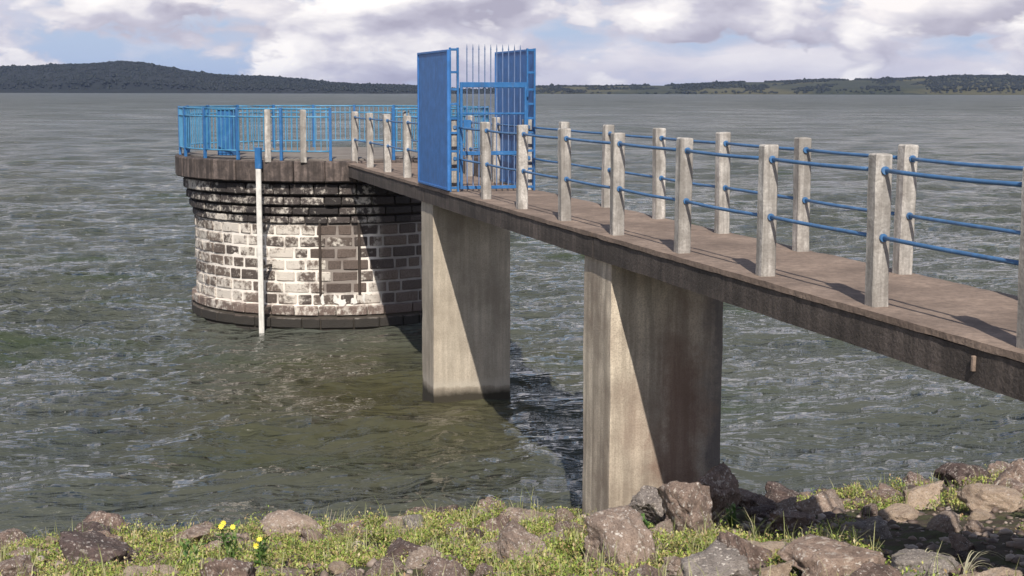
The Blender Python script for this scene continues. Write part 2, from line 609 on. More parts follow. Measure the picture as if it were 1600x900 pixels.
# ---------------------------------------------------------------- ground
def shore_y(x):
    xc = max(-14, min(14, x))
    return 17.5 + .2 * xc + .10 * max(0, xc - 3)


def bank_z(x, y):
    s = shore_y(x) - y
    z = .22 * s if s > 0 else .35 * s
    z += .07 * noise.noise(Vector((x * .8, y * .8, 1.3))) + .04 * noise.noise(Vector((x * 2.6, y * 2.6, 4))) + .035 * noise.noise(Vector((x * 6.5, y * 6.5, 9)))
    z = min(z, 3.55 + .02 * noise.noise(Vector((x, y, 0))))
    return max(z, -4.0)


def build_ground():
    xs = np.concatenate([-np.geomspace(9000, 22, 14), np.linspace(-20, -9, 30), np.linspace(-8.9, 9, 220), np.linspace(9.4, 20, 30), np.geomspace(22, 9000, 14)])
    ys = np.concatenate([-np.geomspace(600, 6, 8), np.linspace(-4, 6, 20), np.linspace(6.1, 21, 180), np.linspace(21.5, 30, 18), np.geomspace(33, 9000, 12)])
    co = [(x, y, bank_z(x, y)) for y in ys for x in xs]
    nx = len(xs)
    idx = np.arange(len(ys) * nx).reshape(len(ys), nx)
    f = np.stack([idx[:-1, :-1], idx[:-1, 1:], idx[1:, 1:], idx[1:, :-1]], -1).reshape(-1, 4)
    o = link('ground', from_arrays('ground', co, f, M['soil'], True))
    tag(o, 'sloping earth bank of the lake, brown soil under boulders and weeds', kind='structure')


build_ground()


# ---------------------------------------------------------------- water
def build_water():
    ang = np.concatenate([-np.linspace(86, 26, 26), np.linspace(-24, 24, 560), np.linspace(26, 86, 26)])
    r = [6.0]
    while r[-1] < 9500:
        x = r[-1]
        if x < 13:
            s = .25
        elif x < 34:
            s = .055
        else:
            s = min(.055 * (x / 34) ** 1.75, x * .035)
        r.append(x + s)
    r = np.array(r)
    A, RR = np.meshgrid(np.radians(ang), r)
    X = RR * np.sin(A)
    Y = RR * np.cos(A)
    dr = np.gradient(r)[:, None] * np.ones_like(X)
    da = np.abs(np.gradient(np.radians(ang)))[None, :] * RR
    cellm = np.maximum(dr, da * .8)
    Z = np.zeros_like(X)
    DX = np.zeros_like(X)
    DY = np.zeros_like(X)
    # patchiness of the chop
    patch = .8 + .3 * np.sin(X * .21 + 1.3) * np.sin(Y * .16 + X * .07) + .2 * np.sin(X * .53 + Y * .41)
    for i in range(104):
        lam = (.22 * (5.2 / .22) ** nprng.random()) if i < 84 else (5.0 * (30 / 5.0) ** nprng.random())
        th = R(-66) + nprng.normal(0, R(24 if lam > 1 else 40))
        kx, ky = math.cos(th), math.sin(th)
        k = 2 * math.pi / lam
        amp = .0062 * min(lam, 5) ** .80 * (0.6 + .8 * nprng.random()) * (1 if lam < 5 else (lam / 5) ** .3)
        ph = nprng.random() * 6.283
        fade = np.clip((lam / cellm - 2.2) / 2.5, 0, 1)
        arg = k * (kx * X + ky * Y) + ph + .5 * np.sin(.31 * X - .23 * Y + i)
        w = amp * fade * (patch if lam < 2 else 1)
        Z += w * np.cos(arg)
        DX -= .9 * kx * w * np.sin(arg)
        DY -= .9 * ky * w * np.sin(arg)
    co = np.stack([X + DX, Y + DY, Z], -1).reshape(-1, 3)
    nx = len(ang)
    idx = np.arange(len(r) * nx).reshape(len(r), nx)
    f = np.stack([idx[:-1, :-1], idx[:-1, 1:], idx[1:, 1:], idx[1:, :-1]], -1).reshape(-1, 4)
    o = link('water', from_arrays('water', co, f, M['water'], True))
    tag(o, 'choppy grey green lake water', kind='structure')
    print('water quads', len(f), 'rows', len(r))


build_water()


# ---------------------------------------------------------------- far hills
SHORE_D, RIDGE_D = 3100.0, 3750.0
SKY_L = [(-900, 128), (-500, 118), (-200, 108), (0, 103), (60, 102), (140, 99), (190, 95), (230, 98), (290, 108), (330, 113), (420, 119), (480, 123), (560, 128), (650, 133), (740, 137), (800, 142)]
SKY_R = [(640, 142), (740, 137), (840, 132), (960, 130), (1040, 129), (1100, 126), (1200, 123), (1300, 120), (1400, 117), (1500, 113), (1600, 113), (1800, 108), (2200, 104), (2800, 118)]


def sky_y(tab, x):
    if x <= tab[0][0]:
        return tab[0][1]
    for (a, ya), (b, yb) in zip(tab, tab[1:]):
        if x <= b:
            return ya + (yb - ya) * (x - a) / (b - a)
    return tab[-1][1]


def hill_height(tab, a):
    px = 800 + 2300 * math.tan(a)
    return max(2.0, (143.2 - sky_y(tab, px)) / 2300 * RIDGE_D + EYE - 7.0)


def hill_z(tab, a, s):
    """s 0 at the shore, 1 at the ridge"""
    h = hill_height(tab, a)
    if s < 1:
        e = max(0, s)
        z = h * (.18 * min(1, e * 12) + .82 * e ** .9)
    else:
        z = h * max(0, 1 - (s - 1) * .8)
    x = a * RIDGE_D
    z += min(1, s * 4) * (4 * noise.noise(Vector((x * .006, s * 3, 0))) + 2.0 * noise.noise(Vector((x * .02, s * 9, 2))))
    return z


def build_hills(tab, a0, a1, name, label, m, forest, flabel, nf, fsel, dd=0.0):
    na, ns = 420, 18
    co = []
    for j in range(ns + 1):
        s = -.08 + j / ns * 2.1
        for i in range(na + 1):
            a = R(a0 + (a1 - a0) * i / na)
            dist = (SHORE_D + dd + 25 * noise.noise(Vector((a * 40, 0, 5)))) + (RIDGE_D - SHORE_D) * s
            z = -6 if s < 0 else hill_z(tab, a, s)
            co.append((dist * math.tan(a), dist, z))
    idx = np.arange((ns + 1) * (na + 1)).reshape(ns + 1, na + 1)
    f = np.stack([idx[:-1, :-1], idx[:-1, 1:], idx[1:, 1:], idx[1:, :-1]], -1).reshape(-1, 4)
    tag(link(name, from_arrays(name, co, f, m, True)), label, kind='structure')
    # tree crowns
    ico = bmesh.new()
    bmesh.ops.create_icosphere(ico, subdivisions=1, radius=1)
    ico.verts.ensure_lookup_table()
    vb = np.array([v.co[:] for v in ico.verts])
    fb = np.array([[v.index for v in fc.verts] for fc in ico.faces])
    ico.free()
    vs_, fs_ = [], []
    k = 0
    tries = 0
    while k < nf and tries < nf * 6:
        tries += 1
        a = R(a0 + (a1 - a0) * rnd.random())
        ridge = rnd.random() < .45
        s = (1 + rnd.uniform(-.05, .03)) if ridge else rnd.uniform(0.01, .98)
        if not fsel(a, s, ridge):
            continue
        dist = (SHORE_D + dd + 25 * noise.noise(Vector((a * 40, 0, 5)))) + (RIDGE_D - SHORE_D) * s
        rr = rnd.uniform(2.2, 4.2) * (1.6 if rnd.random() < .03 else 1)
        zz = hill_z(tab, a, s)
        v = vb * (1 + nprng.uniform(-.25, .25, (len(vb), 1))) * np.array([rr, rr, rr * rnd.uniform(.6, 1.1)]) + np.array([dist * math.tan(a), dist, zz + rr * rnd.uniform(.0, .35)])
        vs_.append(v)
        fs_.append(fb + k * len(vb))
        k += 1
    me = from_arrays(forest, np.concatenate(vs_), np.concatenate(fs_), M['forest'], True)
    tag(link(forest, me), flabel, kind='stuff', cat='woodland')


def sel_left(a, s, ridge):
    return True


def sel_right(a, s, ridge):
    px = 800 + 2300 * math.tan(a)
    n = noise.noise(Vector((px * .02, s * 3, 7)))
    if px > 1440:
        return True
    if 1050 < px < 1150 + 40 * (1 - s) and s > .35:
        return True
    return (ridge and n > -.35 and rnd.random() < .8) or n > .12 or (s < .06 and n > -.2)


build_hills(SKY_L, -34, 0.2, 'wooded_hills', 'long dark wooded ridge across the lake with one low summit', M['hill_dark'],
            'far_woodland', 'dark forest covering the long ridge across the lake on the left', 11000, sel_left)
build_hills(SKY_R, -4, 36, 'green_hills', 'low green hills across the lake, meadows with dark woods', M['hill_green'],
            'hillside_woodland', 'dark woods on the low green hills across the lake on the right', 12000, sel_right, 120)


# ---------------------------------------------------------------- footbridge
BO = W(5.99, 15, 0)
bridge = empty('footbridge', BO, PA)
tag(bridge, 'narrow concrete footbridge on two wide piers, running out to the stone tower', 'footbridge')
bx = lambda u: u - 5.99
by = lambda t: t - 15.0
joints = [-1.0, 6.6, 15.25, 23.85, 31.55]
for a, b in zip(joints, joints[1:]):
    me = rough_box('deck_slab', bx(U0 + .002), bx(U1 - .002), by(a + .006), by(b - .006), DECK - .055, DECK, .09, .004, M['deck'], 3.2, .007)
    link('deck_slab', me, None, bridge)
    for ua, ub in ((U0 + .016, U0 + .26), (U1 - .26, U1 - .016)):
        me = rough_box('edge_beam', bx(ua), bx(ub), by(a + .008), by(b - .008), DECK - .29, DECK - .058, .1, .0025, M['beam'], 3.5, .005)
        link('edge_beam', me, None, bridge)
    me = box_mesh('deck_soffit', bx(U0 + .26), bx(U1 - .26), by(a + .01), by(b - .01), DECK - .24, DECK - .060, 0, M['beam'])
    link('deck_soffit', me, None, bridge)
for k, (t0, t1) in enumerate(((14.79, 15.71), (23.4, 24.3))):
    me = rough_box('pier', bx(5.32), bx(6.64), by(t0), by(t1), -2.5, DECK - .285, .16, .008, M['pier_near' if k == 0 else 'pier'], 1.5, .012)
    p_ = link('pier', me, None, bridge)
    p_['label'] = 'near concrete pier rising from the boulders' if k == 0 else 'farther concrete pier standing in the water with wet base'
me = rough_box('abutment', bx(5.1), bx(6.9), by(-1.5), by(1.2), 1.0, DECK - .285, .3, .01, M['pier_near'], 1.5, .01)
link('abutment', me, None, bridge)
bm = bmesh.new()
add_box(bm, bx(U0 - .005), bx(U0 + .04), by(7.91), by(7.935), 3.42, 3.52, .004)
link('drain_spout', done(bm, 'drain_spout', M['deck']), None, bridge)

# ---------------------------------------------------------------- bridge railings
T0, DT = 9.41, 1.83
ts = [T0 + DT * i for i in range(-5, 13)]
ts = [t if abs(t - 22.22) > .1 else 22.33 for t in ts]
post_meshes = []
for v in range(4):
    bm = bmesh.new()
    add_box(bm, -.065, .065, -.065, .065, -.03, 1.1, .012)
    bmesh.ops.subdivide_edges(bm, edges=[e for e in bm.edges if abs(e.verts[0].co.z - e.verts[1].co.z) > .8], cuts=9)
    for vv in bm.verts:
        q = vv.co + Vector((v * 7.3, 0, 0))
        vv.co += noise.noise_vector(q * 6) * .005
        if vv.co.z > 1.05:
            vv.co.z -= .012 * max(0, noise.noise(q * 9))
    post_meshes.append(done(bm, 'post', M['post']))
bm = bmesh.new()
add_tube(bm, [(0, -.082, 0), (0, .075, 0)], .030, 10)
clamp_mesh = done(bm, 'clamp', M['blue_rail'], False)
for side, (u, lab) in enumerate(((UP0, 'white concrete post railing with two blue pipe rails on the near edge of the footbridge'),
                                 (UP1, 'white concrete post railing with two blue pipe rails along the far edge of the footbridge'))):
    rail_root = empty('bridge_railing', W(u, 15, DECK), PA)
    tag(rail_root, lab, 'railing', 'railings of the footbridge')
    tt = ts if side == 0 else [9.18 + 1.872 * i for i in range(-5, 13)]
    off = 0.0
    rtilt = random.Random(20 + side)
    for i, t in enumerate(tt):
        o = link('post', post_meshes[(i + side * 2) % 4], None, rail_root, (0, t + off - 15, 0),
                 (R(rtilt.uniform(-.7, .7)), R(rtilt.uniform(-.7, .7)), R(rtilt.uniform(-2, 2))))
        for z in (.50, .98):
            c_ = link('clamp', clamp_mesh, None, o, (0, 0, z))
    for i in range(len(tt) - 1):
        a, b = tt[i] + off, tt[i + 1] + off
        if a < 22.0 < b:
            b = 21.98
        for z in (.50, .98):
            bm = bmesh.new()
            n = 6
            sag = rtilt.uniform(.002, .012)
            add_tube(bm, [(rtilt.uniform(-.002, .002), a + (b - a) * k / n - 15, z - sag * math.sin(math.pi * k / n)) for k in range(n + 1)], .016, 8)
            link('rail', done(bm, 'rail', M['blue_rail'], True), None, rail_root)

# ---------------------------------------------------------------- gate
gate = empty('security_gate', W(5.99, 22.0, DECK), PA)
tag(gate, 'tall blue steel gate with solid side panels and spiked bars across the footbridge', 'gate')


def sheet(name, x0, x1, z0, z1, y=0.0, fr=.035, folds=(), m='blue', parent=gate):
    bm = bmesh.new()
    add_box(bm, x0 + .004, x1 - .004, y - .003, y + .003, z0 + .004, z1 - .004)
    o = link(name, done(bm, name, M[m]), None, parent)
    bm = bmesh.new()
    for a, b in ((x0, x0 + fr), (x1 - fr, x1)):
        add_box(bm, a, b, y - .022, y + .02, z0, z1, .004)
    for a, b in ((z0, z0 + fr), (z1 - fr, z1)):
        add_box(bm, x0 + fr, x1 - fr, y - .020, y + .018, a, b, .004)
    link('panel_frame', done(bm, 'panel_frame', M[m]), None, o)
    for xf in folds:
        bm = bmesh.new()
        add_box(bm, xf - .012, xf + .012, y - .018, y - .0035, z0 + fr, z1 - fr, .003)
        link('panel_rib', done(bm, 'panel_rib', M[m]), None, o)
    return o


# two solid side panels stand along the deck edges, one on each side
for xx, y0_, y1_, z1_, folds in ((-.745, -.04, 2.10, 2.16, ()), (.665, .12, 2.40, 2.19, (.35, .75, 1.5))):
    holder = sheet('side_panel', y0_, y1_, .02, z1_, 0, folds=folds, m='blue_panel')
    holder.rotation_euler = (0, 0, R(90))
    holder.location = (xx, 0, 0)
# front frame: a ladder of rungs at either side of the leaf
for s0, s1 in ((-.725, -.575), (.50, .645)):
    bm = bmesh.new()
    add_box(bm, s0, s0 + .028, -.02, .02, 0, 2.19, .004)
    add_box(bm, s1 - .03, s1, -.025, .025, 0, 2.19, .004)
    link('stile', done(bm, 'stile', M['blue']), None, gate)
    rung = box_mesh('rung', s0 + .027, s1 - .029, -.014, .014, -.018, .018, .003, M['blue'])
    for z in (.06, .34, .62, .90, 1.12, 1.34, 1.56, 1.82, 2.16):
        link('rung', rung, None, gate, (0, 0, z))
leaf = bmesh.new()
add_box(leaf, -.565, -.525, -.025, .015, .04, 1.67, .004)
add_box(leaf, .455, .49, -.025, .015, .04, 1.67, .004)
add_box(leaf, -.525, .455, -.025, .015, 1.59, 1.67, .004)
add_box(leaf, -.525, .455, -.022, .012, .56, .62, .004)
add_box(leaf, -.525, .455, -.022, .012, .04, .09, .004)
add_box(leaf, -.525, .455, -.022, .012, 1.18, 1.21, .004)
leaf_o = link('gate_leaf', done(leaf, 'gate_leaf', M['blue']), None, gate, (0, -.035, 0))
bm = bmesh.new()
add_box(bm, -.0075, .0075, -.0075, .0075, .07, 2.16, .002)
r_ = bmesh.ops.create_cone(bm, cap_ends=True, segments=4, radius1=.012, radius2=.001, depth=.09)
bmesh.ops.translate(bm, verts=r_['verts'], vec=(0, 0, 2.202))
bar_mesh = done(bm, 'bar', M['grey_bar'])
for k in range(10):
    link('bar', bar_mesh, None, leaf_o, (-.455 + k * .094, -.004, 0))
bm = bmesh.new()
add_box(bm, -.06, .06, -.05, -.025, .95, 1.10, .006)
link('lock_box', done(bm, 'lock_box', M['blue']), None, leaf_o, (-.46, -.002, 0))
for z in (.3, 1.5):
    bm = bmesh.new()
    add_tube(bm, [(.502, -.032, z - .05), (.502, -.032, z + .05)], .014, 8)
    link('hinge', done(bm, 'hinge', M['blue']), None, leaf_o)

# ---------------------------------------------------------------- tower
TC = W(5.6, 35.0, 0)
tower = empty('intake_tower', (TC.x, TC.y, 0), 0)
tag(tower, 'round stone intake tower in the lake with stepped top courses and white limed joints', 'tower')
cam_phi = math.atan2(-TC.y, -TC.x)      # bearing from the tower to the viewer


def wedge(name, Rout, dphi, h, depth=.24, seg=3, bev=.018, m=None, seed=0):
    bm = bmesh.new()
    w = Rout * dphi
    add_box(bm, -w / 2 + .001, w / 2 - .001, -depth, 0, -h / 2, h / 2, bev)
    geom = [e for e in bm.edges if abs(e.verts[0].co.x - e.verts[1].co.x) > w * .5]
    bmesh.ops.subdivide_edges(bm, edges=geom, cuts=seg - 1)
    for v in bm.verts:
        q = v.co + Vector((seed * 5.1, seed * 2.7, 0))
        rr = Rout + v.co.y
        if v.co.y > -.05:
            rr += .016 * noise.noise(q * 5) + .006 * noise.noise(q * 15)
            v.co.z += .006 * noise.noise(q * 7)
        ph = v.co.x / Rout
        v.co = Vector((rr * math.cos(ph), rr * math.sin(ph), v.co.z))
    return done(bm, name, m)


def course(name, Rout, z0, z1, nstones, gap, m, phase, half_arc=R(128), alt=None, jit=.012, lab=None, stagger=True):
    step = 2 * math.pi / nstones
    h = z1 - z0 - gap
    widths = []
    variants = [wedge(name, Rout, step * f - gap / Rout, h, m=m, seed=rnd.randint(0, 99)) for f in (1.0, 1.0)]
    long_v = [wedge(name, Rout, step * 1.28 - gap / Rout, h, m=m, seed=rnd.randint(0, 99)) for _ in range(2)]
    short_v = [wedge(name, Rout, step * .72 - gap / Rout, h, m=m, seed=rnd.randint(0, 99)) for _ in range(2)]
    i0 = int(half_arc / step)
    i = -i0
    ph = cam_phi + (i + phase) * step
    end = cam_phi + half_arc
    n = 0
    while ph < end:
        pat = rnd.random() if stagger else 1
        seq = ((long_v, 1.28), (short_v, .72)) if pat < .25 else (((short_v, .72), (long_v, 1.28)) if pat < .5 else ((variants, 1.0),))
        for vset, f in seq:
            c = ph + step * f / 2
            ph += step * f
            s = 1 + rnd.uniform(-jit, jit) / Rout
            o = link(name, rnd.choice(vset), None, tower, (0, 0, (z0 + z1) / 2), (0, 0, c), (s, s, 1))
            if alt and alt(c, z0) and rnd.random() < .7:
                o.material_slots[0].link = 'OBJECT'
                o.material_slots[0].material = M['slotstone']
            n += 1
    return n


# core with the mortar on its face
def drum(name, prof, m, seg=96, cap=True):
    bm = bmesh.new()
    rings = []
    for r, z in prof:
        rings.append([bm.verts.new((r * math.cos(2 * math.pi * k / seg), r * math.sin(2 * math.pi * k / seg), z)) for k in range(seg)])
    for a, b in zip(rings, rings[1:]):
        for k in range(seg):
            bm.faces.new((a[k], a[(k + 1) % seg], b[(k + 1) % seg], b[k]))
    if cap:
        bm.faces.new(rings[-1])
        bm.faces.new(rings[0][::-1])
    return link(name, done(bm, name, m), None, tower)


RB = 3.33
CO = [(3.57, 3.165, 2.93), (3.50, 2.885, 2.70), (3.43, 2.655, 2.49), (3.37, 2.45, 2.29)]
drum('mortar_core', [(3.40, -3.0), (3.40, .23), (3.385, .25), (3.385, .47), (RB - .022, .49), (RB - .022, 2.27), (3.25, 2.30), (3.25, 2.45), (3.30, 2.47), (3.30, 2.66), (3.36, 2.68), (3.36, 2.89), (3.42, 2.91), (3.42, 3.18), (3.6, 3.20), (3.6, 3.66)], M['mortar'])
drum('platform', [(3.46, 3.655), (3.46, 3.70)], M['platform'])

slot_l, slot_r = math.radians(-6.4), math.radians(8.2)


def in_slot(c, z):
    d = (c - cam_phi + math.pi) % (2 * math.pi) - math.pi
    return slot_l - .01 < d < slot_r + .01 and z > .7


tot = 0
nb = 7
for k in range(nb):
    z1 = 2.275 - k * (2.275 - .50) / nb
    z0 = z1 - (2.275 - .50) / nb
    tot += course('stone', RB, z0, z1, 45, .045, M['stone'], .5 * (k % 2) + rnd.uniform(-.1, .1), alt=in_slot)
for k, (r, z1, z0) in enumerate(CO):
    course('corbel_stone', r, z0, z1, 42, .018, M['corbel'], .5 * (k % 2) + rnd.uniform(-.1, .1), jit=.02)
# coping: big blocks right round
cw = [wedge('coping_stone', 3.74, 2 * math.pi / 34 - .004, .455, depth=.42, seg=4, bev=.025, m=M['coping'], seed=s) for s in range(5)]
for k in range(34):
    c = 2 * math.pi * (k + .3) / 34
    s = 1 + rnd.uniform(-.012, .012) / 3.7
    link('coping_stone', cw[k % 5], None, tower, (0, 0, 3.4425), (0, 0, c), (s, s, 1 + rnd.uniform(-.012, .012)))
course('footing_stone', 3.43, .275, .495, 40, .02, M['footing'], .2)
course('footing_stone', 3.46, .0, .235, 38, .02, M['footing'], .6)
course('footing_stone', 3.47, -.28, -.02, 38, .02, M['footing'], .1)

# two thin upright guides with the stained stones between them
for d in (slot_l, slot_r):
    bm = bmesh.new()
    add_box(bm, RB - .05, RB + .04, -.028, .028, .74, 2.29, .004)
    link('slot_guide', done(bm, 'slot_guide', M['guide']), None, tower, (0, 0, 0), (0, 0, cam_phi + d))
# pale droppings splashed below the slot
for c, z, w_, h_ in ((.02, .56, .30, .10), (-.10, .60, .12, .16), (.105, .58, .16, .09), (-.02, .66, .10, .12), (.17, .66, .08, .14)):
    bm = bmesh.new()
    n = 14
    rr = RB + .021
    cv = bm.verts.new((rr * math.cos(c), rr * math.sin(c), z))
    ring = []
    for k in range(n):
        th = 2 * math.pi * k / n
        f = rnd.uniform(.45, 1.1)
        a_ = c + math.cos(th) * w_ / 2 * f / rr
        ring.append(bm.verts.new((rr * math.cos(a_), rr * math.sin(a_), z + math.sin(th) * h_ * f)))
    for k in range(n):
        bm.faces.new((cv, ring[k], ring[(k + 1) % n]))
    link('lime_splash', done(bm, 'lime_splash', M['white']), None, tower, (0, 0, 0), (0, 0, cam_phi))

# ---------------------------------------------------------------- tower railing
tr = empty('tower_railing', (TC.x, TC.y, 3.67), 0)
tag(tr, 'blue steel bar railing standing round the rim of the stone tower', 'railing')
RR_ = 3.62
door_phi = math.atan2(-D.y, -D.x)


def inopen(ph, w=.185):
    d = (ph - door_phi + math.pi) % (2 * math.pi) - math.pi
    return abs(d) < w


zr = (1.10, .93, .20)
nsec = 20
for s in range(nsec):
    a0 = door_phi + .19 + (2 * math.pi - .38) * s / nsec
    a1 = door_phi + .19 + (2 * math.pi - .38) * (s + 1) / nsec
    for z in zr:
        bm = bmesh.new()
        add_tube(bm, [(RR_ * math.cos(a0 + (a1 - a0) * k / 4), RR_ * math.sin(a0 + (a1 - a0) * k / 4), z) for k in range(5)], .019, 6)
        link('rail', done(bm, 'rail', M['blue_light'], True), None, tr)
pm = box_mesh('post', -.03, .03, -.03, .03, 0, 1.13, .004, M['blue'])
for s in range(nsec + 1):
    a0 = door_phi + .19 + (2 * math.pi - .38) * s / nsec
    link('post', pm, None, tr, (RR_ * math.cos(a0), RR_ * math.sin(a0), 0), (0, 0, a0))
bmesh_bar = box_mesh('bar', -.009, .009, -.009, .009, .2, 1.10, 0, M['blue_light'])
nbar = 168
for k in range(nbar):
    a0 = door_phi + .21 + (2 * math.pi - .42) * k / (nbar - 1)
    link('bar', bmesh_bar, None, tr, (RR_ * math.cos(a0), RR_ * math.sin(a0), 0), (0, 0, a0))

# concrete posts that go on round the tower rim
pts = []
for px_off, labl in ((-1.03, 'lone white concrete post on the tower rim, nearer the white gauge board'),
                     (-.25, 'lone white concrete post on the tower rim, nearer the footbridge')):
    x_ = TC.x + px_off
    y_ = TC.y - math.sqrt(3.62 ** 2 - px_off ** 2) - .10
    o = link('rim_post', post_meshes[1], None, None, (x_, y_, 3.66), (0, 0, .2))
    tag(o, labl, 'post')

# blue cabinet on the platform
cab = empty('valve_cabinet', (TC.x - 2.25, TC.y - 1.6, 3.70), R(-25))
tag(cab, 'narrow dark blue steel cabinet behind the bars of the tower railing', 'cabinet')
link('cabinet_body', box_mesh('cabinet_body', -.2, .2, -.15, .15, .0, 1.02, .01, M['blue']), None, cab)
link('cabinet_door', box_mesh('cabinet_door', -.17, .17, -.162, -.152, .05, .97, .003, M['blue']), None, cab)
link('cabinet_roof', box_mesh('cabinet_roof', -.23, .23, -.18, .18, 1.02, 1.05, .004, M['blue_light']), None, cab)

# ---------------------------------------------------------------- level gauge
gx = TC.x - 1.23
gy = TC.y - math.sqrt(3.74 ** 2 - 1.23 ** 2) - .10
ga = math.atan2(gy - TC.y, gx - TC.x)
gauge = empty('water_gauge', (gx, gy, 0), ga + R(90))
tag(gauge, 'tall white water level gauge board fixed to the lake side of the stone tower', 'gauge board')
link('board', box_mesh('board', -.058, .058, -.02, .02, -.6, 3.50, .004, M['white']), None, gauge)
link('blue_bracket', box_mesh('blue_bracket', -.07, .07, -.03, .05, 3.50, 3.95, .006, M['blue']), None, gauge)
for z, dpt in ((3.12, .12), (2.35, .42), (1.35, .46), (.42, .36)):
    link('bracket', box_mesh('bracket', -.03, .03, .021, .021 + dpt, z, z + .05, .004, M['beam']), None, gauge)

# ---------------------------------------------------------------- boulders
def rock_mesh(seed, sub=4, flat=.75):
    r = random.Random(seed)
    bm = bmesh.new()
    bmesh.ops.create_icosphere(bm, subdivisions=sub, radius=1)
    planes = []
    for _ in range(r.randint(11, 17)):
        n = Vector((r.gauss(0, 1), r.gauss(0, 1), r.gauss(0, .8))).normalized()
        planes.append((n, r.uniform(.42, .78)))
    o = Vector((seed * 3.3, seed * 1.7, seed * 5.9))
    for v in bm.verts:
        p = v.co.copy()
        for n, d in planes:
            e = p.dot(n) - d
            if e > 0:
                p -= n * e * 1.0
        dn = v.co.normalized()
        p += dn * (.13 * noise.noise(p * 1.6 + o) + .10 * (abs(noise.noise(p * 3.1 + o)) - .25) + .055 * noise.noise(p * 7 + o) + .04 * noise.noise(p * 16 + o) + .02 * noise.noise(p * 34 + o))
        v.co = p
    # a rounded ground-down shape, wider than high
    for v in bm.verts:
        v.co.z *= flat
    me = done(bm, 'boulder', None, True)
    return me


def with_mat(me, m):
    c = me.copy()
    c.materials.clear()
    c.materials.append(m)
    return c


rocks = [rock_mesh(s, 5, .62 + .04 * (s % 5)) for s in range(1, 11)]
rock_cache = {}


def rock(i, mk):
    k = (i, mk)
    if k not in rock_cache:
        rock_cache[k] = with_mat(rocks[i], M[mk])
    return rock_cache[k]


placed = []


def boulder(x, y, w, mk, i, label, up=.0, hs=1.0, rz=None, group=None):
    s = w / 2 * 1.15
    z = bank_z(x, y) + up + s * .18
    o = link('boulder', rock(i, mk), None, None, (x, y, z), (R(rnd.uniform(-14, 14)), R(rnd.uniform(-14, 14)), rnd.uniform(0, 6.28) if rz is None else rz), (s, s * .85, s * hs))
    tag(o, label, 'boulder', group)
    placed.append((x, y, w / 2))
    return o


BL = [
    (0.87, 11.78, .86, 'rock_pink', 0, 'large pale lichen spotted boulder in front of the foot of the near pier', .12, 1.0),
    (1.42, 14.7, .62, 'rock_grey', 1, 'dark rounded boulder with green moss leaning on the lit corner of the near pier', .25, 1.05),
    (2.13, 15.0, .80, 'rock_brown', 2, 'highest rounded boulder against the shaded face of the near pier', .38, 1.15),
    (1.72, 13.9, .86, 'rock_brown', 3, 'big red brown boulder just below the round one at the near pier', .22, 1.1),
    (3.13, 12.46, .56, 'rock_grey', 4, 'lone grey boulder with mossy side at the edge of the footbridge shadow', .10, 1.0),
    (0.22, 15.9, .85, 'rock_pink', 5, 'flat topped pinkish boulder left of the near pier by the water', -.02, .75),
    (0.85, 15.3, .50, 'rock_dark', 6, 'dark low boulder touching the left corner of the near pier', .03, .8),
    (-2.36, 15.4, .72, 'rock_pink', 7, 'reddish boulder with pale foot standing alone at the waterline', .05, .85),
    (-0.88, 12.28, .62, 'rock_dark', 8, 'dark purple brown boulder sunk in the green weeds', .06, .9),
    (-1.38, 15.36, .34, 'rock_tan', 9, 'small pale boulder at the waterline, left one of a close pair', .04, .9),
    (-1.08, 15.6, .42, 'rock_grey', 0, 'small light grey boulder at the waterline, right one of a close pair', .06, 1.0),
    (-3.79, 13.1, 1.15, 'rock_dark', 1, 'wide low maroon boulder at the left end of the bank', .0, .62),
    (-4.9, 14.4, .60, 'rock_brown', 2, 'brown boulder on the shore farthest left in the picture', .0, .8),
    (0.11, 11.84, .68, 'rock_pink', 3, 'tilted pink boulder between green weeds and the large lichen spotted boulder', .04, .9),
    (2.02, 11.5, .62, 'rock_tan', 4, 'flat tan slab of rock with green weeds on top', .03, .6),
    (2.37, 10.3, .90, 'rock_pink', 5, 'broad rough lichen covered boulder near the bottom edge, beside the shadow', .02, .8),
    (4.55, 15.9, .80, 'rock_tan', 6, 'sunlit tan boulder beyond the footbridge shadow, nearest the water', .06, .75),
    (4.86, 14.6, .75, 'rock_tan', 7, 'sunlit tan boulder beyond the footbridge shadow with weeds at its foot', .05, .75),
    (5.86, 16.4, .75, 'rock_pink', 8, 'pinkish boulder cut by the right edge of the picture above the water', .16, 1.1),
    (5.2, 16.6, .55, 'rock_brown', 9, 'brown boulder by the water between the tan and the pinkish boulders', .0, .8),
    (2.84, 9.85, .60, 'rock_grey', 0, 'pale grey boulder beside the arching dry grass', .02, .75),
    (1.41, 10.2, .72, 'rock_grey', 1, 'pink and grey speckled boulder at the bottom edge below the near pier', .02, .8),
    (-0.48, 10.9, .60, 'rock_brown', 2, 'brown boulder half covered by weeds at the bottom edge', .0, .7),
    (-1.9, 11.6, .60, 'rock_brown', 3, 'brown boulder behind the yellow flowering weed', -.02, .7),
    (3.35, 17.6, .55, 'rock_dark', 4, 'wet dark boulder in the shallows right of the near pier', .02, .7),
    (2.75, 15.9, .50, 'rock_dark', 5, 'dark shaded boulder right of the near pier', .0, .8),
    (-2.9, 14.9, .45, 'rock_brown', 6, 'small brown boulder left of the reddish waterline boulder', .0, .8),
    (-.35, 16.2, .5, 'rock_pink', 7, 'low pinkish boulder at the waterline under the farther pier', .0, .8),
    (.45, 13.6, .55, 'rock_pink', 8, 'pink boulder in the weeds behind the large lichen spotted boulder', .02, .85),
]
for (x, y, w, mk, i, lab, up, hs) in BL:
    boulder(x, y, w * .92, mk, i, lab, up - .05, hs)

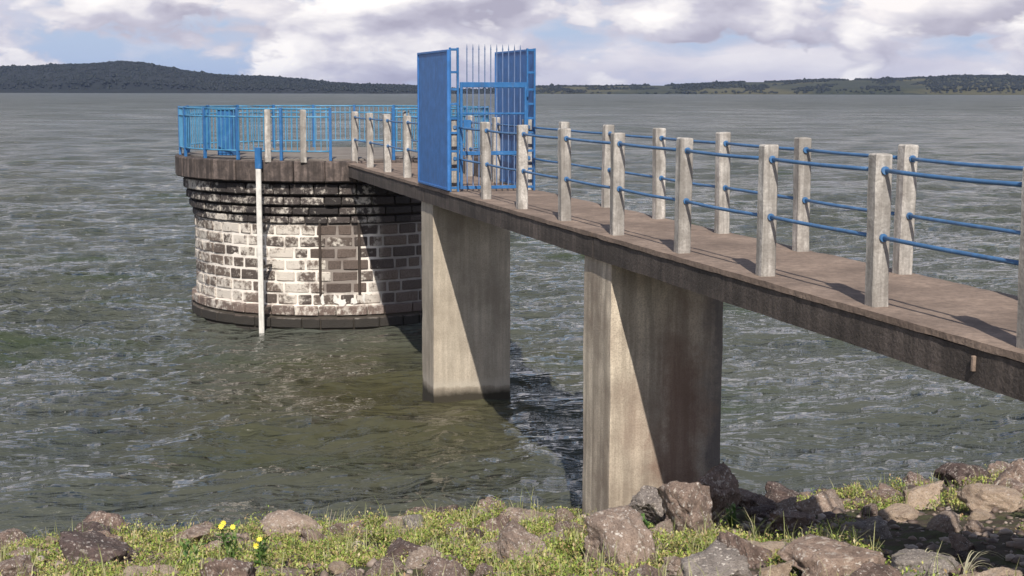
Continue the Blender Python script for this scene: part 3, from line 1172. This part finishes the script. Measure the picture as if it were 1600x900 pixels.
# smaller stones packed between
small = 0
tries = 0
fill = []
while small < 285 and tries < 12000:
    tries += 1
    x = rnd.uniform(-7, 9)
    y = rnd.uniform(7.0, shore_y(x) + .9)
    w = rnd.choice((.2, .26, .32, .38, .44, .52, .6, .68))
    if any((x - a) ** 2 + (y - b) ** 2 < (c + w / 2) ** 2 * .50 for a, b, c in placed):
        continue
    if 4.9 < x * Q.x + y * Q.y < 7.0 and 14.3 < x * D.x + y * D.y < 16.1:
        continue
    s = w / 2 * 1.15
    near = y > shore_y(x) - 1.2
    mk = rnd.choice(['rock_dark', 'rock_brown', 'rock_dark', 'rock_brown'] if near else ['rock_brown', 'rock_pink', 'rock_brown', 'rock_pink', 'rock_tan', 'rock_dark'])
    o = link('bank_stone', rock(rnd.randint(0, 9), mk), None, None, (x, y, bank_z(x, y) + s * .15), (rnd.uniform(-.4, .4), rnd.uniform(-.4, .4), rnd.uniform(0, 6.28)), (s, s * .9, s * rnd.uniform(.75, 1.05)))
    tag(o, 'small rough stone wedged among the boulders and weeds of the bank', 'stone', 'small stones on the bank')
    placed.append((x, y, w / 2))
    small += 1


# ---------------------------------------------------------------- ground cover
def leaves(name, pts, size, m, up=.35):
    """pts (n,3) leaf feet; each leaf a bent pair of quads -> 2 tris + 2 tris"""
    n = len(pts)
    a = nprng.uniform(0, 2 * math.pi, n)
    tilt = nprng.uniform(.15, 1.25, n)
    ln = size * nprng.uniform(.5, 1.5, n)
    wd = ln * nprng.uniform(.28, .5, n)
    d = np.stack([np.cos(a) * np.cos(tilt), np.sin(a) * np.cos(tilt), np.sin(tilt)], -1)
    s = np.stack([-np.sin(a), np.cos(a), np.zeros(n)], -1)
    p0 = pts
    p1 = pts + d * (ln * .5)[:, None] + s * (wd * .5)[:, None]
    p2 = pts + d * ln[:, None] - np.stack([np.zeros(n), np.zeros(n), ln * .18], -1)
    p3 = pts + d * (ln * .5)[:, None] - s * (wd * .5)[:, None]
    co = np.stack([p0, p1, p2, p3], 1).reshape(-1, 3)
    f = np.arange(4 * n).reshape(n, 4)
    return from_arrays(name, co, f, m)


def cover_mask(x, y):
    v = noise.noise(Vector((x * .55, y * .55, 3.1))) + .6 * noise.noise(Vector((x * 1.7, y * 1.7, 8)))
    s = shore_y(x) - y
    v += .22 if x < 1 else 0.05
    if s < .5:
        v -= (.5 - s) * 1.6
    if x < -3:
        v -= .12
    u_ = x * math.cos(PA) + y * math.sin(PA)
    if x > 1.9 and 5.6 < u_ < 7.9:
        v -= .6
    return v


pts = []
blades = []
clumps = 0
while clumps < 8800:
    x = rnd.uniform(-7.5, 9)
    y = rnd.uniform(6.5, shore_y(x) - .1)
    mk = cover_mask(x, y)
    if mk < .03 + rnd.uniform(-.14, .14):
        continue
    inside = False
    for (bx_, by_, br) in placed:
        if (x - bx_) ** 2 + (y - by_) ** 2 < (br * (.85 if br > .2 else .5)) ** 2:
            inside = True
            break
    if inside:
        continue
    clumps += 1
    z = bank_z(x, y)
    mound = max(0, noise.noise(Vector((x * 2.3, y * 2.3, 0)))) * .32
    hgt = rnd.uniform(.04, .13) + mound
    sp = rnd.uniform(.04, .11)
    for _ in range(36):
        a = rnd.uniform(0, 6.28)
        rr = sp * math.sqrt(rnd.random())
        pts.append((x + rr * math.cos(a), y + rr * math.sin(a), z + hgt * rnd.random() ** .7 * (1 - (rr / sp) * .5)))
    if rnd.random() < .16:
        for _ in range(4):
            blades.append((x + rnd.uniform(-.05, .05), y + rnd.uniform(-.05, .05), z))
me = leaves('ground_cover', np.array(pts), .034, M['leaf'])
tag(link('ground_cover', me), 'yellow green creeping weeds growing between the boulders of the bank', 'ground cover', kind='stuff')
bl = np.array(blades)
n = len(bl)
an = nprng.uniform(0, 6.28, n)
hh = nprng.uniform(.10, .30, n)
ou = hh * nprng.uniform(.1, .8, n)
sd = np.stack([-np.sin(an), np.cos(an), np.zeros(n)], -1) * .0035
d1 = np.stack([np.cos(an) * ou * .35, np.sin(an) * ou * .35, hh * .65], -1)
d2 = np.stack([np.cos(an) * ou, np.sin(an) * ou, hh], -1)
co = np.stack([bl - sd, bl + sd, bl + d1 + sd * .8, bl + d1 - sd * .8, bl + d2 + sd * .2, bl + d2 - sd * .2], 1).reshape(-1, 3)
b6 = np.arange(n)[:, None] * 6
f = np.concatenate([b6 + np.array([[0, 1, 2, 3]]), b6 + np.array([[3, 2, 4, 5]])])
tag(link('wild_grass', from_arrays('wild_grass', co, f, M['grassgreen'])), 'thin green and straw coloured grass blades among the weeds of the bank', 'grass', kind='stuff')

# clods and pebbles lying on the bare soil
ico = bmesh.new()
bmesh.ops.create_icosphere(ico, subdivisions=1, radius=1)
ico.verts.ensure_lookup_table()
vb = np.array([v.co[:] for v in ico.verts])
fb = np.array([[v.index for v in fc.verts] for fc in ico.faces])
ico.free()
vs_, fs_ = [], []
for k in range(7000):
    x = rnd.uniform(-7, 9)
    y = rnd.uniform(7.0, shore_y(x) + .5)
    r_s = .012 + .05 * rnd.random() ** 3
    v = vb * (1 + nprng.uniform(-.35, .35, (len(vb), 1))) * np.array([r_s * rnd.uniform(.8, 1.5), r_s * rnd.uniform(.8, 1.3), r_s * rnd.uniform(.5, .9)])
    vs_.append(v + np.array([x, y, bank_z(x, y) + r_s * .2]))
    fs_.append(fb + k * len(vb))
tag(link('gravel', from_arrays('gravel', np.concatenate(vs_), np.concatenate(fs_), M['gravel'])), 'small stones and clods scattered over the soil of the bank', 'gravel', kind='stuff')


# ---------------------------------------------------------------- single plants
def plant(name, x, y, h, nst, lab, cat, flowers=0, seed=0, leafy=True, lean=.25, stem_m='weed'):
    r = random.Random(seed)
    z = bank_z(x, y)
    root = empty(name, (x, y, z))
    tag(root, lab, cat)
    tips = []
    for k in range(nst):
        a = r.uniform(0, 6.28)
        hh = h * r.uniform(.6, 1.0)
        tip = Vector((math.cos(a) * hh * lean, math.sin(a) * hh * lean, hh))
        pp = [Vector((0, 0, -.03)).lerp(tip, q) + Vector((0, 0, math.sin(q * 3.14) * hh * .06)) for q in (0, .25, .5, .75, 1)]
        bm = bmesh.new()
        add_tube(bm, pp, .005, 5, .002)
        link('stem', done(bm, 'stem', M[stem_m]), None, root)
        tips.append(tip)
        if leafy:
            lp = []
            for q in range(14):
                f = r.uniform(.15, 1)
                p = pp[0].lerp(tip, f)
                lp.append(p[:])
            me = leaves('leaves', np.array(lp), .075, M['weed'])
            link('leaves', me, None, root)
    for k in range(flowers):
        tip = tips[k % len(tips)]
        bm = bmesh.new()
        for j in range(9):
            a = j / 9 * 6.283
            c = Vector((math.cos(a), math.sin(a), .35)).normalized()
            sd = Vector((-math.sin(a), math.cos(a), 0))
            vv = [bm.verts.new(q) for q in (Vector((0, 0, 0)), c * .018 + sd * .007, c * .031, c * .018 - sd * .007)]
            bm.faces.new(vv)
        me = done(bm, 'flower', M['petal'])
        link('flower', me, None, root, tip + Vector((r.uniform(-.03, .03), r.uniform(-.03, .03), .01)), (R(60) * r.random() + .5, 0, 0))
    return root


plant('flowering_weed', -2.48, 12.6, .42, 7, 'tall green weed with small yellow flowers at the left part of the bank', 'plant', 3, 3)
plant('flowering_weed', -2.15, 12.1, .30, 6, 'shorter weed with one cluster of yellow flowers beside the taller one', 'plant', 2, 4)
plant('leafy_weed', -2.75, 12.2, .30, 5, 'bright green leafy weed left of the yellow flowers', 'plant', 0, 5)
plant('dead_plant', -2.95, 12.9, .42, 1, 'single thin pale dead stem standing up against the water', 'dead stem', 0, 6, False, .06, 'twig')
plant('dry_twigs', -1.95, 15.0, .30, 7, 'dark dry twigs at the waterline beside the reddish boulder', 'twigs', 0, 8, False, .8, 'twig')
plant('leafy_weed', 2.2, 14.3, .22, 8, 'low leafy weed growing right of the boulders at the near pier', 'plant', 0, 9)
plant('leafy_weed', 1.25, 13.3, .25, 7, 'bright green weed growing up the mossy boulder at the near pier', 'plant', 0, 10)
plant('leafy_weed', 5.0, 13.7, .25, 8, 'leafy weed in the sun beyond the footbridge shadow', 'plant', 0, 12)


def tuft(x, y, h, n, lab, seed):
    r = random.Random(seed)
    root = empty('grass_tuft', (x, y, bank_z(x, y)))
    tag(root, lab, 'grass tuft')
    for k in range(n):
        a = r.uniform(-.9, .9) + (0 if r.random() < .7 else 3.1)
        hh = h * r.uniform(.6, 1.1)
        out = hh * r.uniform(.5, 1.0)
        bm = bmesh.new()
        prev = None
        for j in range(8):
            f = j / 7
            p = Vector((math.cos(a) * out * f ** 1.5, math.sin(a) * out * f ** 1.5, hh * math.sin(f * 2.1) / 1.0 * .8))
            w = .007 * (1 - f * .85)
            s = Vector((-math.sin(a), math.cos(a), 0)) * w
            up = Vector((0, 0, w * .6))
            cur = (bm.verts.new(p - s + up), bm.verts.new(p - up * .5), bm.verts.new(p + s + up))
            if prev:
                bm.faces.new((prev[0], prev[1], cur[1], cur[0]))
                bm.faces.new((prev[1], prev[2], cur[2], cur[1]))
            prev = cur
        link('blade', done(bm, 'blade', M['grass'], True), None, root)


tuft(3.0, 9.45, .34, 12, 'pale arching dry grass tuft at the bottom edge beside the shadow', 3)
tuft(2.85, 9.9, .24, 8, 'smaller pale grass tuft behind the arching dry grass', 5)

# ---------------------------------------------------------------- haze
bm = bmesh.new()
add_box(bm, -10500, 10500, -700, 9900, -7.5, 130)
me = done(bm, 'haze')
hm = bpy.data.materials.new('haze')
hm.use_nodes = True
ht = hm.node_tree
ht.nodes.clear()
pv = ht.nodes.new('ShaderNodeVolumePrincipled')
pv.inputs['Color'].default_value = (.40, .55, 1.0, 1)
pv.inputs['Density'].default_value = 3.6e-5
pv.inputs['Anisotropy'].default_value = 0.0
ho = ht.nodes.new('ShaderNodeOutputMaterial')
ht.links.new(pv.outputs[0], ho.inputs['Volume'])
hz = link('haze', me, hm)
tag(hz, 'thin bluish air over the whole lake', kind='stuff')
